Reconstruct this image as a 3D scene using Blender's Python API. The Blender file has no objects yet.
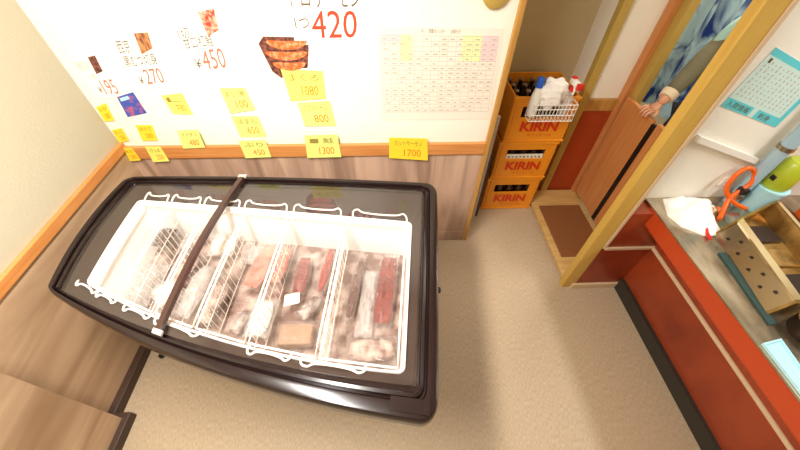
import bpy, bmesh, math, random
from mathutils import Vector, Matrix
random.seed(7)
sc = bpy.context.scene
COL = sc.collection
PI = math.pi

# ---------------------------------------------------------------- camera, world, lights, exposure
cam_d = bpy.data.cameras.new('camera'); cam = bpy.data.objects.new('camera', cam_d); COL.objects.link(cam)
cam_d.type = 'PERSP'; cam_d.sensor_width = 36.0; cam_d.lens = 332.606 * 36.0 / 800.0
cam_d.clip_start = 0.02; cam_d.clip_end = 50
cr = Vector((0.9990851, -0.04051185, 0.01370225)); cu = Vector((0.02123357, 0.74801425, 0.66334291)); cf = Vector((0.03712272, 0.66244507, -0.7481901))
m = Matrix((cr, cu, -cf)).transposed().to_4x4(); m.translation = Vector((0, 0, 2.0127)); cam.matrix_world = m
sc.camera = cam

w = bpy.data.worlds.new('world'); sc.world = w; w.use_nodes = True
w.node_tree.nodes['Background'].inputs[0].default_value = (1.0, 0.93, 0.82, 1); w.node_tree.nodes['Background'].inputs[1].default_value = 0.02

def area(name, loc, sx, sy, power, col, rot=(0, 0, 0)):
    l = bpy.data.lights.new(name, 'AREA'); l.shape = 'RECTANGLE'; l.size = sx; l.size_y = sy; l.energy = power; l.color = col
    o = bpy.data.objects.new(name, l); COL.objects.link(o); o.location = loc; o.rotation_euler = rot
    return o
area('ceiling_light_lamp', (-0.62, 0.25, 2.56), 0.22, 1.2, 76, (1.0, 0.955, 0.90))
area('kitchen_light_lamp', (2.35, 0.35, 2.56), 0.22, 1.2, 27, (0.94, 0.97, 1.0))
area('passage_fill_lamp', (2.4, 2.2, 2.56), 0.2, 0.8, 26, (1.0, 0.92, 0.82))  # added fill for the dark doorway and person, no seen source

vs = sc.view_settings
vs.view_transform = 'Standard'; vs.look = 'None'; vs.exposure = 0.35; vs.gamma = 1.0; vs.use_curve_mapping = False
sc.display_settings.display_device = 'sRGB'
sc.cycles.max_bounces = 8; sc.cycles.transparent_max_bounces = 24

# ---------------------------------------------------------------- materials
def lin(c):
    return tuple(((v / 255) / 12.92 if v / 255 <= .04045 else ((v / 255 + .055) / 1.055) ** 2.4) for v in c) + (1,)
def mat(name, col, rough=.5, metal=0, noise=None, bump=None, spec=None, coat=0, emit=None, alpha=None, trans=None):
    """noise = (scale vec, colour2, detail, contrast lo, hi); bump = (scale vec, strength)"""
    m = bpy.data.materials.new(name); m.use_nodes = True; nt = m.node_tree; b = nt.nodes['Principled BSDF']
    b.inputs['Base Color'].default_value = lin(col); b.inputs['Roughness'].default_value = rough; b.inputs['Metallic'].default_value = metal
    if spec is not None: b.inputs['Specular IOR Level'].default_value = spec
    if coat: b.inputs['Coat Weight'].default_value = coat; b.inputs['Coat Roughness'].default_value = .08
    if emit: b.inputs['Emission Color'].default_value = lin(emit[0]); b.inputs['Emission Strength'].default_value = emit[1]
    if alpha is not None: b.inputs['Alpha'].default_value = alpha
    if trans is not None: b.inputs['Transmission Weight'].default_value = trans
    def tex(scale, det, dist=0):
        tc = nt.nodes.new('ShaderNodeTexCoord'); mp = nt.nodes.new('ShaderNodeMapping'); n = nt.nodes.new('ShaderNodeTexNoise')
        mp.inputs['Scale'].default_value = scale; n.inputs['Scale'].default_value = 1; n.inputs['Detail'].default_value = det
        n.inputs['Distortion'].default_value = dist
        nt.links.new(tc.outputs['Object'], mp.inputs['Vector']); nt.links.new(mp.outputs[0], n.inputs['Vector']); return n
    if noise:
        n = tex(noise[0], noise[2], noise[5] if len(noise) > 5 else 0); r = nt.nodes.new('ShaderNodeValToRGB')
        r.color_ramp.elements[0].position = noise[3]; r.color_ramp.elements[1].position = noise[4]
        r.color_ramp.elements[0].color = lin(col); r.color_ramp.elements[1].color = lin(noise[1])
        nt.links.new(n.outputs['Fac'], r.inputs[0]); nt.links.new(r.outputs[0], b.inputs['Base Color'])
    if bump:
        n = tex(bump[0], 4); bp = nt.nodes.new('ShaderNodeBump'); bp.inputs['Strength'].default_value = bump[1]; bp.inputs['Distance'].default_value = .01
        nt.links.new(n.outputs['Fac'], bp.inputs['Height']); nt.links.new(bp.outputs[0], b.inputs['Normal'])
    return m
def clear_mat(name, tint, gloss, rough, white=0.0, bump=0.0, ior=1.45, body=(255, 255, 255)):
    """see-through film or pane: transparent with fresnel reflection and an optional milky share"""
    m = bpy.data.materials.new(name); m.use_nodes = True; nt = m.node_tree
    for n in list(nt.nodes): nt.nodes.remove(n)
    o = nt.nodes.new('ShaderNodeOutputMaterial'); t = nt.nodes.new('ShaderNodeBsdfTransparent'); t.inputs[0].default_value = lin(tint)
    g = nt.nodes.new('ShaderNodeBsdfGlossy'); g.inputs['Roughness'].default_value = rough; g.inputs[0].default_value = (1, 1, 1, 1)
    d = nt.nodes.new('ShaderNodeBsdfDiffuse'); d.inputs[0].default_value = lin(body)
    mx = nt.nodes.new('ShaderNodeMixShader'); mx.inputs[0].default_value = white; nt.links.new(t.outputs[0], mx.inputs[1]); nt.links.new(d.outputs[0], mx.inputs[2])
    fr = nt.nodes.new('ShaderNodeLayerWeight'); fr.inputs['Blend'].default_value = .5
    pw = nt.nodes.new('ShaderNodeMath'); pw.operation = 'POWER'; pw.inputs[1].default_value = 4.5; nt.links.new(fr.outputs['Facing'], pw.inputs[0])
    ml = nt.nodes.new('ShaderNodeMath'); ml.operation = 'MULTIPLY_ADD'; ml.inputs[1].default_value = .9 * min(1, gloss); ml.inputs[2].default_value = .04 * gloss; ml.use_clamp = True
    nt.links.new(pw.outputs[0], ml.inputs[0])
    m2 = nt.nodes.new('ShaderNodeMixShader'); nt.links.new(ml.outputs[0], m2.inputs[0]); nt.links.new(mx.outputs[0], m2.inputs[1]); nt.links.new(g.outputs[0], m2.inputs[2])
    if bump:
        tc = nt.nodes.new('ShaderNodeTexCoord'); n = nt.nodes.new('ShaderNodeTexNoise'); n.inputs['Scale'].default_value = 22; n.inputs['Detail'].default_value = 3
        n.inputs['Distortion'].default_value = 1.5
        bp = nt.nodes.new('ShaderNodeBump'); bp.inputs['Strength'].default_value = bump; bp.inputs['Distance'].default_value = .03
        nt.links.new(tc.outputs['Object'], n.inputs['Vector']); nt.links.new(n.outputs['Fac'], bp.inputs['Height'])
        for q in (g, d, fr): nt.links.new(bp.outputs[0], q.inputs['Normal'])
    nt.links.new(m2.outputs[0], o.inputs[0]); return m

M = {}
M['wall'] = mat('white_wallpaper', (243, 236, 220), .75, bump=((90, 90, 90), .08))
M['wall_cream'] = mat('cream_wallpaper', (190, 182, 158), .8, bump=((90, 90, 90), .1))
M['recess'] = mat('grey_beige_wall', (200, 180, 140), .8, bump=((60, 60, 60), .1))
M['ceiling'] = mat('ceiling_board', (238, 230, 214), .9)
M['floor'] = mat('linen_vinyl', (184, 163, 134), .55, noise=((260, 50, 60), (163, 142, 114), 6, .38, .62), bump=((200, 60, 1), .06))
M['wains'] = mat('pale_wood_vertical_grain', (206, 172, 148), .5, noise=((9, 9, 1.0), (150, 120, 100), 4, .34, .7, 1.0))
M['wains_left'] = mat('oak_board_grain', (204, 172, 138), .5, noise=((3, 1.0, 6), (158, 126, 94), 4, .34, .7, 1.0))
M['rail'] = mat('orange_wood_trim', (214, 146, 84), .35, noise=((4, 4, 70), (200, 128, 66), 4, .35, .65))
M['trimwood'] = mat('tan_corner_wood', (200, 150, 78), .45, noise=((50, 50, 2), (176, 128, 60), 4, .35, .65))
M['yellow'] = mat('yellow_painted_wood', (202, 164, 78), .45, noise=((30, 30, 2), (194, 154, 70), 4, .35, .65))
M['olive'] = mat('olive_wood_trim', (188, 158, 78), .5)
M['base'] = mat('dark_brown_base', (62, 42, 30), .5)
M['kick'] = mat('dark_green_grey_kick', (44, 38, 30), .5)
M['red'] = mat('red_orange_laminate', (148, 60, 28), .3, noise=((5, 5, 4), (122, 44, 20), 5, .35, .7, .5))
M['redband'] = mat('bright_red_orange_edge', (182, 66, 26), .28)
M['redwall'] = mat('red_brown_wainscot', (170, 66, 26), .45, noise=((4, 4, 2), (150, 54, 20), 4, .35, .7))
M['door'] = mat('orange_brown_door_wood', (208, 142, 84), .4, noise=((30, 30, 2), (194, 124, 66), 4, .35, .65))
M['lightwood'] = mat('light_wood_board', (212, 176, 112), .45, noise=((4, 40, 40), (196, 156, 92), 4, .35, .65))
M['brownsheet'] = mat('dull_brown_sheet', (134, 84, 44), .7, bump=((90, 90, 90), .2))
M['rim'] = mat('dark_brown_plastic', (30, 17, 16), .2, coat=.0)
M['rim2'] = mat('brown_bar_plastic', (66, 42, 36), .3)
M['lip'] = mat('brown_inner_lip', (48, 31, 29), .35)
M['body'] = mat('light_grey_steel_body', (210, 204, 190), .35)
M['liner'] = mat('white_liner', (248, 246, 244), .35)
M['linerfloor'] = mat('brown_grey_liner_floor', (122, 94, 86), .4, noise=((16, 16, 16), (196, 176, 166), 4, .4, .65))
M['wire'] = mat('white_coated_wire', (244, 240, 232), .3)
M['latch'] = mat('pale_grey_plastic', (196, 186, 176), .35)
M['glass'] = clear_mat('lid_glass', (253, 252, 251), 1.2, .02)
M['film'] = clear_mat('vacuum_film', (253, 252, 252), 1.4, .07, .05, .9, body=(240, 232, 228))
M['film_milky'] = clear_mat('frosted_film', (253, 252, 252), 1.6, .08, .30, .9, body=(246, 240, 238))
M['pink'] = mat('pink_salmon_flesh', (236, 96, 78), .45, noise=((14, 14, 14), (246, 150, 132), 4, .4, .65), bump=((60, 60, 60), .3))
M['redfish'] = mat('dark_red_fish', (112, 16, 14), .4, noise=((24, 24, 24), (150, 44, 30), 4, .4, .7), bump=((50, 50, 50), .3))
M['redfish2'] = mat('red_roe_fish', (150, 26, 18), .4, noise=((24, 24, 24), (196, 70, 46), 4, .4, .7), bump=((50, 50, 50), .3))
M['brownfish'] = mat('brown_fish', (92, 52, 44), .4, noise=((20, 20, 20), (136, 92, 80), 4, .4, .7), bump=((50, 50, 50), .3))
M['silverfish'] = mat('silver_grey_fish', (186, 172, 164), .3, noise=((18, 18, 18), (112, 96, 92), 4, .4, .6), bump=((50, 50, 50), .3))
M['paleitem'] = mat('cream_food', (200, 178, 164), .5, noise=((18, 18, 18), (124, 94, 84), 4, .4, .6), bump=((50, 50, 50), .3))
M['darkitem'] = mat('dark_brown_purple_food', (70, 46, 44), .45, noise=((40, 40, 40), (150, 120, 116), 5, .55, .7), bump=((50, 50, 50), .3))
M['tanbox'] = mat('tan_carton', (160, 124, 96), .55, noise=((30, 30, 30), (150, 118, 88), 4, .4, .6))
M['paperwhite'] = mat('white_paper', (246, 240, 228), .7)
M['paperwarm'] = mat('printed_sheet_paper', (238, 226, 210), .7)
M['ny'] = mat('yellow_card', (244, 214, 50), .6)
M['npale'] = mat('pale_yellow_card', (238, 232, 110), .6)
M['ngreen'] = mat('yellow_green_card', (222, 232, 128), .6)
M['ink'] = mat('black_ink', (104, 88, 66), .6)
M['inksoft'] = mat('brown_marker', (150, 130, 60), .6)
M['inkgrey'] = mat('grey_print', (196, 182, 166), .6)
M['inkred'] = mat('red_ink', (218, 66, 36), .6)
M['inkred2'] = mat('faded_red_ink', (232, 112, 84), .6)
M['inkpink'] = mat('pink_red_ink', (226, 120, 104), .6)
M['inkor'] = mat('orange_ink', (222, 130, 30), .6)
M['crate'] = mat('orange_plastic_crate', (238, 152, 36), .35, bump=((30, 30, 30), .05))
M['cratered'] = mat('red_crate_print', (214, 52, 16), .4)
M['bottle'] = mat('brown_bottle_glass', (48, 22, 14), .12, coat=.5)
M['cap'] = mat('silver_bottle_cap', (150, 140, 130), .3, metal=.7)
M['white'] = mat('white_plastic', (238, 234, 222), .4)
M['blue'] = mat('blue_plastic', (30, 90, 190), .4)
M['redp'] = mat('red_plastic', (210, 36, 26), .4)
M['cloth'] = mat('white_cloth', (244, 240, 232), .85, bump=((200, 200, 200), .2))
M['steel'] = mat('brushed_steel', (160, 146, 120), .25, metal=.85, noise=((4, 12, 4), (168, 150, 116), 4, .35, .65))
M['steelgold'] = mat('heat_tinted_steel', (196, 160, 96), .26, metal=.85, noise=((14, 14, 14), (120, 84, 40), 4, .4, .7))
M['steelbright'] = mat('polished_steel_edge', (232, 214, 170), .15, metal=.9)
M['greyw'] = mat('counter_steel_top', (196, 182, 158), .2, metal=.8, noise=((20, 6, 6), (146, 130, 104), 4, .35, .65))
M['trimstrip'] = mat('beige_plastic_trim', (206, 178, 142), .4)
M['teal'] = mat('dark_teal_rubber', (40, 66, 62), .4)
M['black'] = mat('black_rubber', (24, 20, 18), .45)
M['orange'] = mat('orange_rubber_hose', (236, 100, 24), .35)
M['cyanplastic'] = mat('pale_cyan_plastic', (176, 222, 232), .3)
M['bluegrey'] = mat('pale_blue_grey_paint', (160, 186, 198), .4)
M['cyan'] = mat('cyan_print', (96, 206, 214), .6)
M['posterp'] = mat('pale_cyan_poster', (206, 232, 224), .6)
M['green'] = mat('yellow_green_plastic', (170, 180, 40), .35)
M['burner'] = mat('dark_iron', (60, 46, 38), .4, metal=.6)
M['curtain'] = mat('blue_dyed_cloth', (28, 60, 140), .85, noise=((5, 5, 3.0), (186, 222, 240), 3, .40, .56, 1.4))
M['skin'] = mat('skin', (220, 160, 124), .5)
M['sleeve'] = mat('olive_grey_cotton', (112, 108, 84), .85, bump=((30, 30, 30), .3))
M['cuff'] = mat('cream_cuff', (226, 208, 176), .85)
M['navy'] = mat('navy_apron_cloth', (30, 44, 74), .85, noise=((8, 8, 8), (90, 120, 160), 3, .6, .7))
M['tealshirt'] = mat('pale_teal_towel', (170, 214, 208), .85, bump=((50, 50, 50), .3))
M['hair'] = mat('dark_brown_hair', (64, 30, 20), .5)
M['trouser'] = mat('dark_trousers', (40, 38, 44), .85)
M['shoe'] = mat('black_shoe', (22, 20, 20), .5)
M['photored'] = mat('photo_fish_red', (190, 60, 40), .4, noise=((60, 60, 60), (240, 170, 140), 3, .4, .6))
M['photodark'] = mat('photo_dark_background', (70, 40, 34), .4, noise=((60, 60, 60), (140, 80, 64), 3, .4, .6))
M['salmon'] = mat('photo_salmon_orange', (232, 96, 44), .4, noise=((50, 20, 50), (246, 160, 110), 3, .45, .65))
M['photobrown'] = mat('photo_golden_fish', (196, 134, 84), .4, noise=((70, 40, 20), (120, 66, 44), 3, .45, .6))
M['bluecard'] = mat('blue_violet_card', (62, 84, 170), .4, noise=((26, 26, 26), (176, 92, 130), 3, .5, .62))
M['lampbody'] = mat('white_lamp_housing', (240, 238, 232), .5)
M['lampglow'] = mat('lamp_diffuser', (255, 244, 224), .5, emit=((255, 236, 205), 4))
M['cellgreen'] = mat('pale_green_cell', (226, 236, 172), .7)
M['cellpink'] = mat('pale_pink_cell', (244, 206, 206), .7)

# ---------------------------------------------------------------- mesh helpers
def wloc(o):
    v = Vector((0, 0, 0))
    while o is not None: v += Vector(o.location); o = o.parent
    return v
def attach(o, parent):
    o.data.transform(Matrix.Translation(-wloc(parent))); o.parent = parent
def link(name, bm, m, parent=None, smooth=False):
    me = bpy.data.meshes.new(name)
    bmesh.ops.recalc_face_normals(bm, faces=bm.faces)
    bm.to_mesh(me); bm.free()
    if smooth:
        for p in me.polygons: p.use_smooth = True
        try: me.set_sharp_from_angle(angle=math.radians(40))
        except Exception: pass
    for k in (m if isinstance(m, (list, tuple)) else [m]): me.materials.append(M[k] if isinstance(k, str) else k)
    o = bpy.data.objects.new(name, me); COL.objects.link(o)
    if parent is not None:
        attach(o, parent)
    return o
def tag(o, label=None, cat=None, group=None, kind=None):
    if label: o['label'] = label
    if cat: o['category'] = cat
    if group: o['group'] = group
    if kind: o['kind'] = kind
    return o
def thing(name, loc, label, cat, group=None):
    o = bpy.data.objects.new(name, None); o.empty_display_size = .05; o.location = loc; COL.objects.link(o)
    return tag(o, label, cat, group)
def box(bm, lo, hi, bev=0, mi=0, seg=2):
    r = bmesh.ops.create_cube(bm, size=1); vs_ = r['verts']
    for v in vs_: v.co = Vector([lo[i] + (v.co[i] + .5) * (hi[i] - lo[i]) for i in range(3)])
    fs = {f for v in vs_ for f in v.link_faces}
    if bev:
        es = list({e for v in vs_ for e in v.link_edges})
        r2 = bmesh.ops.bevel(bm, geom=es, offset=bev, segments=seg, profile=.5, affect='EDGES'); fs = set(r2['faces']) | {f for f in fs if f.is_valid}
        for f in list(fs):
            for e in f.edges:
                for g in e.link_faces: fs.add(g)
    for f in fs:
        if f.is_valid: f.material_index = mi
    return bm
def boxo(name, lo, hi, m, parent=None, bev=0):
    return link(name, box(bmesh.new(), lo, hi, bev), m, parent)
def loft(bm, rings, closed=True, cap0=True, cap1=True, mi=0):
    R = [[bm.verts.new(p) for p in r] for r in rings]; n = len(R[0])
    for a, b in zip(R, R[1:]):
        for i in range(n if closed else n - 1):
            j = (i + 1) % n
            try: bm.faces.new((a[i], a[j], b[j], b[i])).material_index = mi
            except ValueError: pass
    if cap0 and closed: bm.faces.new(list(reversed(R[0]))).material_index = mi
    if cap1 and closed: bm.faces.new(R[-1]).material_index = mi
    return R
def tube(bm, pts, r, n=8, closed=False, mi=0, radii=None):
    pts = [Vector(p) for p in pts]; N = len(pts); rings = []; up = None
    for i, p in enumerate(pts):
        a = pts[(i - 1) % N] if (closed or i > 0) else p; b = pts[(i + 1) % N] if (closed or i < N - 1) else p
        t = (b - a)
        if t.length < 1e-9: t = Vector((0, 0, 1))
        t.normalize()
        if up is None:
            up = Vector((0, 0, 1)) if abs(t.z) < .9 else Vector((1, 0, 0))
        s = t.cross(up)
        if s.length < 1e-5: s = t.cross(Vector((0, 1, 0)))
        s.normalize(); up = s.cross(t).normalized(); rr = radii[i] if radii else r
        rings.append([p + s * (math.cos(2 * PI * k / n) * rr) + up * (math.sin(2 * PI * k / n) * rr) for k in range(n)])
    if closed: rings.append(rings[0])
    if closed:
        R = [[bm.verts.new(p) for p in q] for q in rings[:-1]]
        for i in range(len(R)):
            a, b = R[i], R[(i + 1) % len(R)]
            for k in range(n):
                l = (k + 1) % n; bm.faces.new((a[k], a[l], b[l], b[k])).material_index = mi
    else: loft(bm, rings, mi=mi)
    return bm
def lathe(bm, c, prof, n=20, mi=0, axis='z'):
    rings = []
    for r, z in prof:
        r = max(r, 1e-4)
        if axis == 'z': rings.append([Vector((c[0] + r * math.cos(2 * PI * k / n), c[1] + r * math.sin(2 * PI * k / n), c[2] + z)) for k in range(n)])
        elif axis == 'x': rings.append([Vector((c[0] + z, c[1] + r * math.cos(2 * PI * k / n), c[2] + r * math.sin(2 * PI * k / n))) for k in range(n)])
        else: rings.append([Vector((c[0] + r * math.cos(2 * PI * k / n), c[1] + z, c[2] + r * math.sin(2 * PI * k / n))) for k in range(n)])
    loft(bm, rings, mi=mi); return bm
def smoothpath(pts, k=6):
    pts = [Vector(p) for p in pts]; out = []
    for i in range(len(pts) - 1):
        p0 = pts[max(i - 1, 0)]; p1 = pts[i]; p2 = pts[i + 1]; p3 = pts[min(i + 2, len(pts) - 1)]
        for j in range(k):
            t = j / k
            out.append(.5 * ((2 * p1) + (p2 - p0) * t + (2 * p0 - 5 * p1 + 4 * p2 - p3) * t * t + (3 * p1 - p0 - 3 * p2 + p3) * t ** 3))
    out.append(pts[-1]); return out
def text_mesh(s, fit_w, fit_h, bold=0.0):
    """text as mesh data, scaled to a unit box (0..1, 0..1), returned as list of polygons"""
    c = bpy.data.curves.new('txt', 'FONT'); c.body = s; c.resolution_u = 3; c.offset = bold
    o = bpy.data.objects.new('txt', c); COL.objects.link(o)
    dg = bpy.context.evaluated_depsgraph_get(); me = bpy.data.meshes.new_from_object(o.evaluated_get(dg))
    vs_ = [v.co.copy() for v in me.vertices]; fs = [tuple(p.vertices) for p in me.polygons]
    bpy.data.objects.remove(o); bpy.data.curves.remove(c); bpy.data.meshes.remove(me)
    if not vs_: return [], []
    x0 = min(v.x for v in vs_); x1 = max(v.x for v in vs_); y0 = min(v.y for v in vs_); y1 = max(v.y for v in vs_)
    return [((v.x - x0) / max(x1 - x0, 1e-6), (v.y - y0) / max(y1 - y0, 1e-6)) for v in vs_], fs
def put_text(name, s, place, box_, m, parent, bold=0.0):
    """place(u, v) -> world point on the surface; box_ = (u0, v0, u1, v1)"""
    uv, fs = text_mesh(s, 1, 1, bold); bm = bmesh.new()
    V = [bm.verts.new(place(box_[0] + u * (box_[2] - box_[0]), box_[1] + v * (box_[3] - box_[1]))) for u, v in uv]
    for f in fs:
        try: bm.faces.new([V[i] for i in f])
        except ValueError: pass
    me = bpy.data.meshes.new(name); bm.to_mesh(me); bm.free(); me.materials.append(M[m])
    o = bpy.data.objects.new(name, me); COL.objects.link(o)
    if parent is not None: attach(o, parent)
    return o

# ---------------------------------------------------------------- room shell
YB = 1.63; XL = -1.48
def struct(name, lo, hi, m, bev=0):
    return tag(boxo(name, lo, hi, m, None, bev), kind='structure')
struct('floor', (-2.0, -3.0, -.08), (4.2, 3.4, 0), 'floor')
struct('ceiling', (-2.0, -3.0, 2.6), (4.2, 3.4, 2.68), 'ceiling')
struct('wall_back', (XL, YB, 0), (.580, YB + .12, 2.6), 'wall')
struct('wall_left', (XL - .15, -2.85, 0), (XL, YB + .12, 2.6), 'wall_cream')
struct('wall_front', (XL - .15, -3.0, 0), (4.1, -2.85, 2.6), 'wall_cream')
struct('wall_right', (3.9, -2.85, 0), (4.05, 3.2, 2.6), 'wall_cream')
struct('wall_recess', (.592, 2.36, 0), (1.36, 2.48, 2.6), 'recess')
struct('wall_far', (1.36, 3.0, 0), (3.9, 3.12, 2.6), 'wall_cream')
struct('wall_partition', (.50, YB + .12, 0), (.592, 2.48, 2.6), 'recess')
# side of the recess and the short wall behind the doorway
struct('wall_passage', (1.36, 2.16, 0), (1.65, 3.0, 2.6), 'wall')
# wainscot boards on the back and left walls
struct('trim_1', (XL, YB - .012, .10), (.580, YB, .82), 'wains')
struct('trim_2', (XL, -2.85, .06), (XL + .012, YB, .868), 'wains_left')
struct('trim_3', (XL, YB - .024, .815), (.580, YB, .893), 'rail', .004)
struct('trim_4', (XL, -2.85, .868), (XL + .022, YB, .918), 'rail', .004)
struct('trim_5', (.580, YB - .02, 0), (.608, YB + .12, 2.6), 'trimwood', .003)
struct('baseboard_left', (XL, .44, 0), (XL + .05, YB, .062), 'base', .003)
struct('baseboard_back', (XL, YB - .016, 0), (.580, YB, .10), 'wains')
# left wall steps out towards the camera
struct('wall_left_step', (XL, -2.85, .06), (-1.382, 0.447, .868), 'wains_left')
struct('baseboard_left_step', (XL, -2.85, 0), (-1.352, 0.475, .06), 'base', .003)
# passage wall: yellow corner strip, red wainscot, pale rail
struct('trim_6', (1.355, 2.125, 0), (1.41, 2.18, 2.6), 'olive', .003)
struct('trim_7', (1.41, 2.142, 0), (1.66, 2.16, .80), 'redwall')
struct('trim_8', (1.41, 2.132, .79), (1.66, 2.16, .875), 'trimwood', .003)
# doorway jambs with the threshold
struct('trim_9', (1.635, 2.10, 0), (1.675, 2.16, 2.6), 'door', .003)
struct('trim_10', (1.675, 2.04, 0), (1.73, 2.16, 2.6), 'olive', .003)
struct('trim_11', (1.23, 1.19, 0), (1.66, 2.13, .035), 'lightwood', .004)
tag(boxo('brown_sheet', (1.275, 1.40, .035), (1.62, 1.93, .043), 'brownsheet', None, .003), 'flat brown sheet lying on the light wooden threshold of the kitchen doorway', 'mat')  # thin darker brown rectangle on the threshold board
# post at the end of the counter and the kitchen wall behind the counter
struct('wall_post', (1.202, 1.17, 0), (1.288, 1.22, 2.6), 'yellow', .004)
struct('trim_12', (1.288, 1.165, .44), (1.306, 1.22, 2.6), 'trimstrip', .002)
struct('wall_kitchen', (1.41, 1.28, 0), (3.9, 1.40, 2.6), 'wall')

# ---------------------------------------------------------------- service counter
ct = thing('service_counter', (2.0, -.4, 0), 'red-orange laminate serving counter with steel top and pale trim line', 'counter')
boxo('end_panel', (1.288, 1.172, .05), (1.60, 1.275, .735), 'red', ct)
boxo('front_panel', (1.60, -2.2, .10), (1.64, 1.2, .70), 'red', ct)
boxo('kickboard', (1.575, -2.2, 0), (1.60, 1.16, .10), 'kick', ct)
boxo('end_skirting', (1.262, 1.155, 0), (1.60, 1.172, .05), 'trimstrip', ct, .003)
bm = bmesh.new(); box(bm, (1.30, 1.158, .432), (1.612, 1.172, .452), .002); box(bm, (1.588, -2.2, .432), (1.60, 1.16, .452), .002)
link('trim_strip', bm, 'trimstrip', ct)
bm = bmesh.new(); pr = [(1.43, .742), (1.43, .65), (1.437, .636), (1.452, .632), (1.62, .632), (1.62, .742)]
loft(bm, [[Vector((x, y, z)) for x, z in pr] for y in (-2.2, 1.215)]); link('edge_band', bm, 'redband', ct)
boxo('worktop', (1.432, -2.2, .742), (2.75, 1.278, .752), 'greyw', ct, .002)
boxo('back_panel', (2.70, -2.2, 0), (2.75, 1.2, .742), 'red', ct)

# ---------------------------------------------------------------- chest freezer
def coons(A, B, C, D, bow):
    """A back-left, B back-right, C front-right, D front-left (2-D); bow = (back, right, front, left) outward bulge"""
    A, B, C, D = [Vector(p) for p in (A, B, C, D)]
    def edge(P, Q, h, out):
        n = Vector((Q - P).yx); n = Vector((n.x, -n.y)).normalized()
        if n.dot(out) < 0: n = -n
        return lambda t: P.lerp(Q, t) + n * (4 * h * t * (1 - t))
    top = edge(A, B, bow[0], Vector((0, 1))); rt = edge(B, C, bow[1], Vector((1, 0))); bt = edge(D, C, bow[2], Vector((0, -1))); lf = edge(A, D, bow[3], Vector((-1, 0)))
    def f(u, v, z):
        p = top(u) * (1 - v) + bt(u) * v + lf(v) * (1 - u) + rt(v) * u - (A * (1 - u) * (1 - v) + B * u * (1 - v) + D * (1 - u) * v + C * u * v)
        return Vector((p.x, p.y, z))
    return f
RW, RH = 1.5, .85
MR = coons((-1.312, 1.352), (.252, 1.262), (.135, .205), (-1.288, .700), (.022, .004, .066, .038))
MR0 = MR
def MR(u, v, z):
    k = min(1, max(0, (v - .5) / .35)); g = 1 - .5 * max(0, 1 - u) * k
    return MR0(u, 1 - (1 - v) * g, z)
def ring(f, ib, ir, i_f, il, z, r=.06, n=7, nside=16):
    a0, a1, b0, b1 = il, RW - ir, ib, RH - i_f; out = []
    r = max(r, .002)
    cs = [((a1 - r, b0 + r), -90), ((a1 - r, b1 - r), 0), ((a0 + r, b1 - r), 90), ((a0 + r, b0 + r), 180)]
    pts = []
    for (cx, cy), a in cs:
        arc = [(cx + r * math.cos(math.radians(a + 90 * k / n)), cy + r * math.sin(math.radians(a + 90 * k / n))) for k in range(n + 1)]
        pts.append(arc)
    full = []
    for i, arc in enumerate(pts):
        full += arc; nx = pts[(i + 1) % 4][0]; p = arc[-1]
        for k in range(1, nside): full.append((p[0] + (nx[0] - p[0]) * k / nside, p[1] + (nx[1] - p[1]) * k / nside))
    return [f(a / RW, b / RH, z) for a, b in full]
def rr(s, z, r=.05): return ring(MR, .042 * s, .075 * s, .088 * s, .05 * s, z, max(.006, r - .04 * s))
fz = thing('chest_freezer', (-.55, .85, 0), 'chest freezer with dark brown curved rim and sliding glass lids along the back wall', 'freezer')
bm = bmesh.new()
prof = [(.10, .822), (.0, .826), (-.03, .838), (-.035, .868), (-.02, .888), (.04, .899), (.16, .903), (.42, .901), (.47, .894), (.50, .882), (.56, .880), (.60, .890), (.70, .893), (.74, .888), (.78, .874), (.95, .872), (1.0, .862), (1.0, .822)]
loft(bm, [rr(s, z, .055) for s, z in prof] + [rr(.10, .822, .055)], cap0=False, cap1=False)
link('rim', bm, 'rim', fz, True)
# inner lip between rim and liner
ML = coons((-1.218, 1.225), (.112, 1.040), (.045, .365), (-1.200, .752), (.004, 0, .062, .008))
def lring(i, z, r=.03): return ring(ML, i, i, i, i, z, r)
bm = bmesh.new(); loft(bm, [rr(.98, .866), lring(-.004, .848)], cap0=False, cap1=False); link('inner_lip', bm, 'lip', fz, True)
bm = bmesh.new(); loft(bm, [lring(-.004, .848), lring(-.002, .856), lring(.006, .856), lring(.010, .846), lring(.02, .612)], cap0=False, cap1=False)
link('liner', bm, 'liner', fz, True)
bm = bmesh.new(); loft(bm, [lring(.02, .595), lring(.018, .610)]); link('liner_floor', bm, 'linerfloor', fz)
# body under the rim
MB1 = coons((-1.29, 1.325), (.215, 1.24), (.12, .25), (-1.26, .73), (.01, 0, .06, .02))
MB2 = coons((-1.27, 1.32), (.205, 1.235), (.125, .36), (-1.26, .79), (.005, 0, .06, .0))
MB3 = coons((-1.26, 1.31), (.20, 1.23), (.12, .53), (-1.25, .90), (0, 0, .02, 0))
bm = bmesh.new(); loft(bm, [ring(MB1, .0, 0, 0, 0, .826), ring(MB1, .005, .005, .005, .005, .80), ring(MB2, 0, 0, 0, 0, .48), ring(MB3, 0, 0, 0, 0, .09)], cap0=False)
link('body', bm, 'body', fz, True)
for (x, y) in ((-1.17, 1.22), (.12, 1.15), (.05, .63), (-1.12, .94)):
    bm = bmesh.new(); lathe(bm, (x - .012, y, .03), [(.0, 0), (.026, 0), (.03, .004), (.03, .02), (.026, .024), (0, .024)], 16, axis='x')
    box(bm, (x - .018, y - .012, .03), (x + .018, y + .012, .1)); link('caster', bm, 'black', fz)
bm = bmesh.new(); tube(bm, [(-1.22, .93, .10), (-1.30, .84, .07), (-1.345, .79, .03), (-1.352, .785, .0)], .012, 8); lathe(bm, (-1.352, .785, 0), [(0, 0), (.018, 0), (.018, .012), (0, .014)], 14)
link('levelling_foot', bm, 'black', fz)
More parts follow.
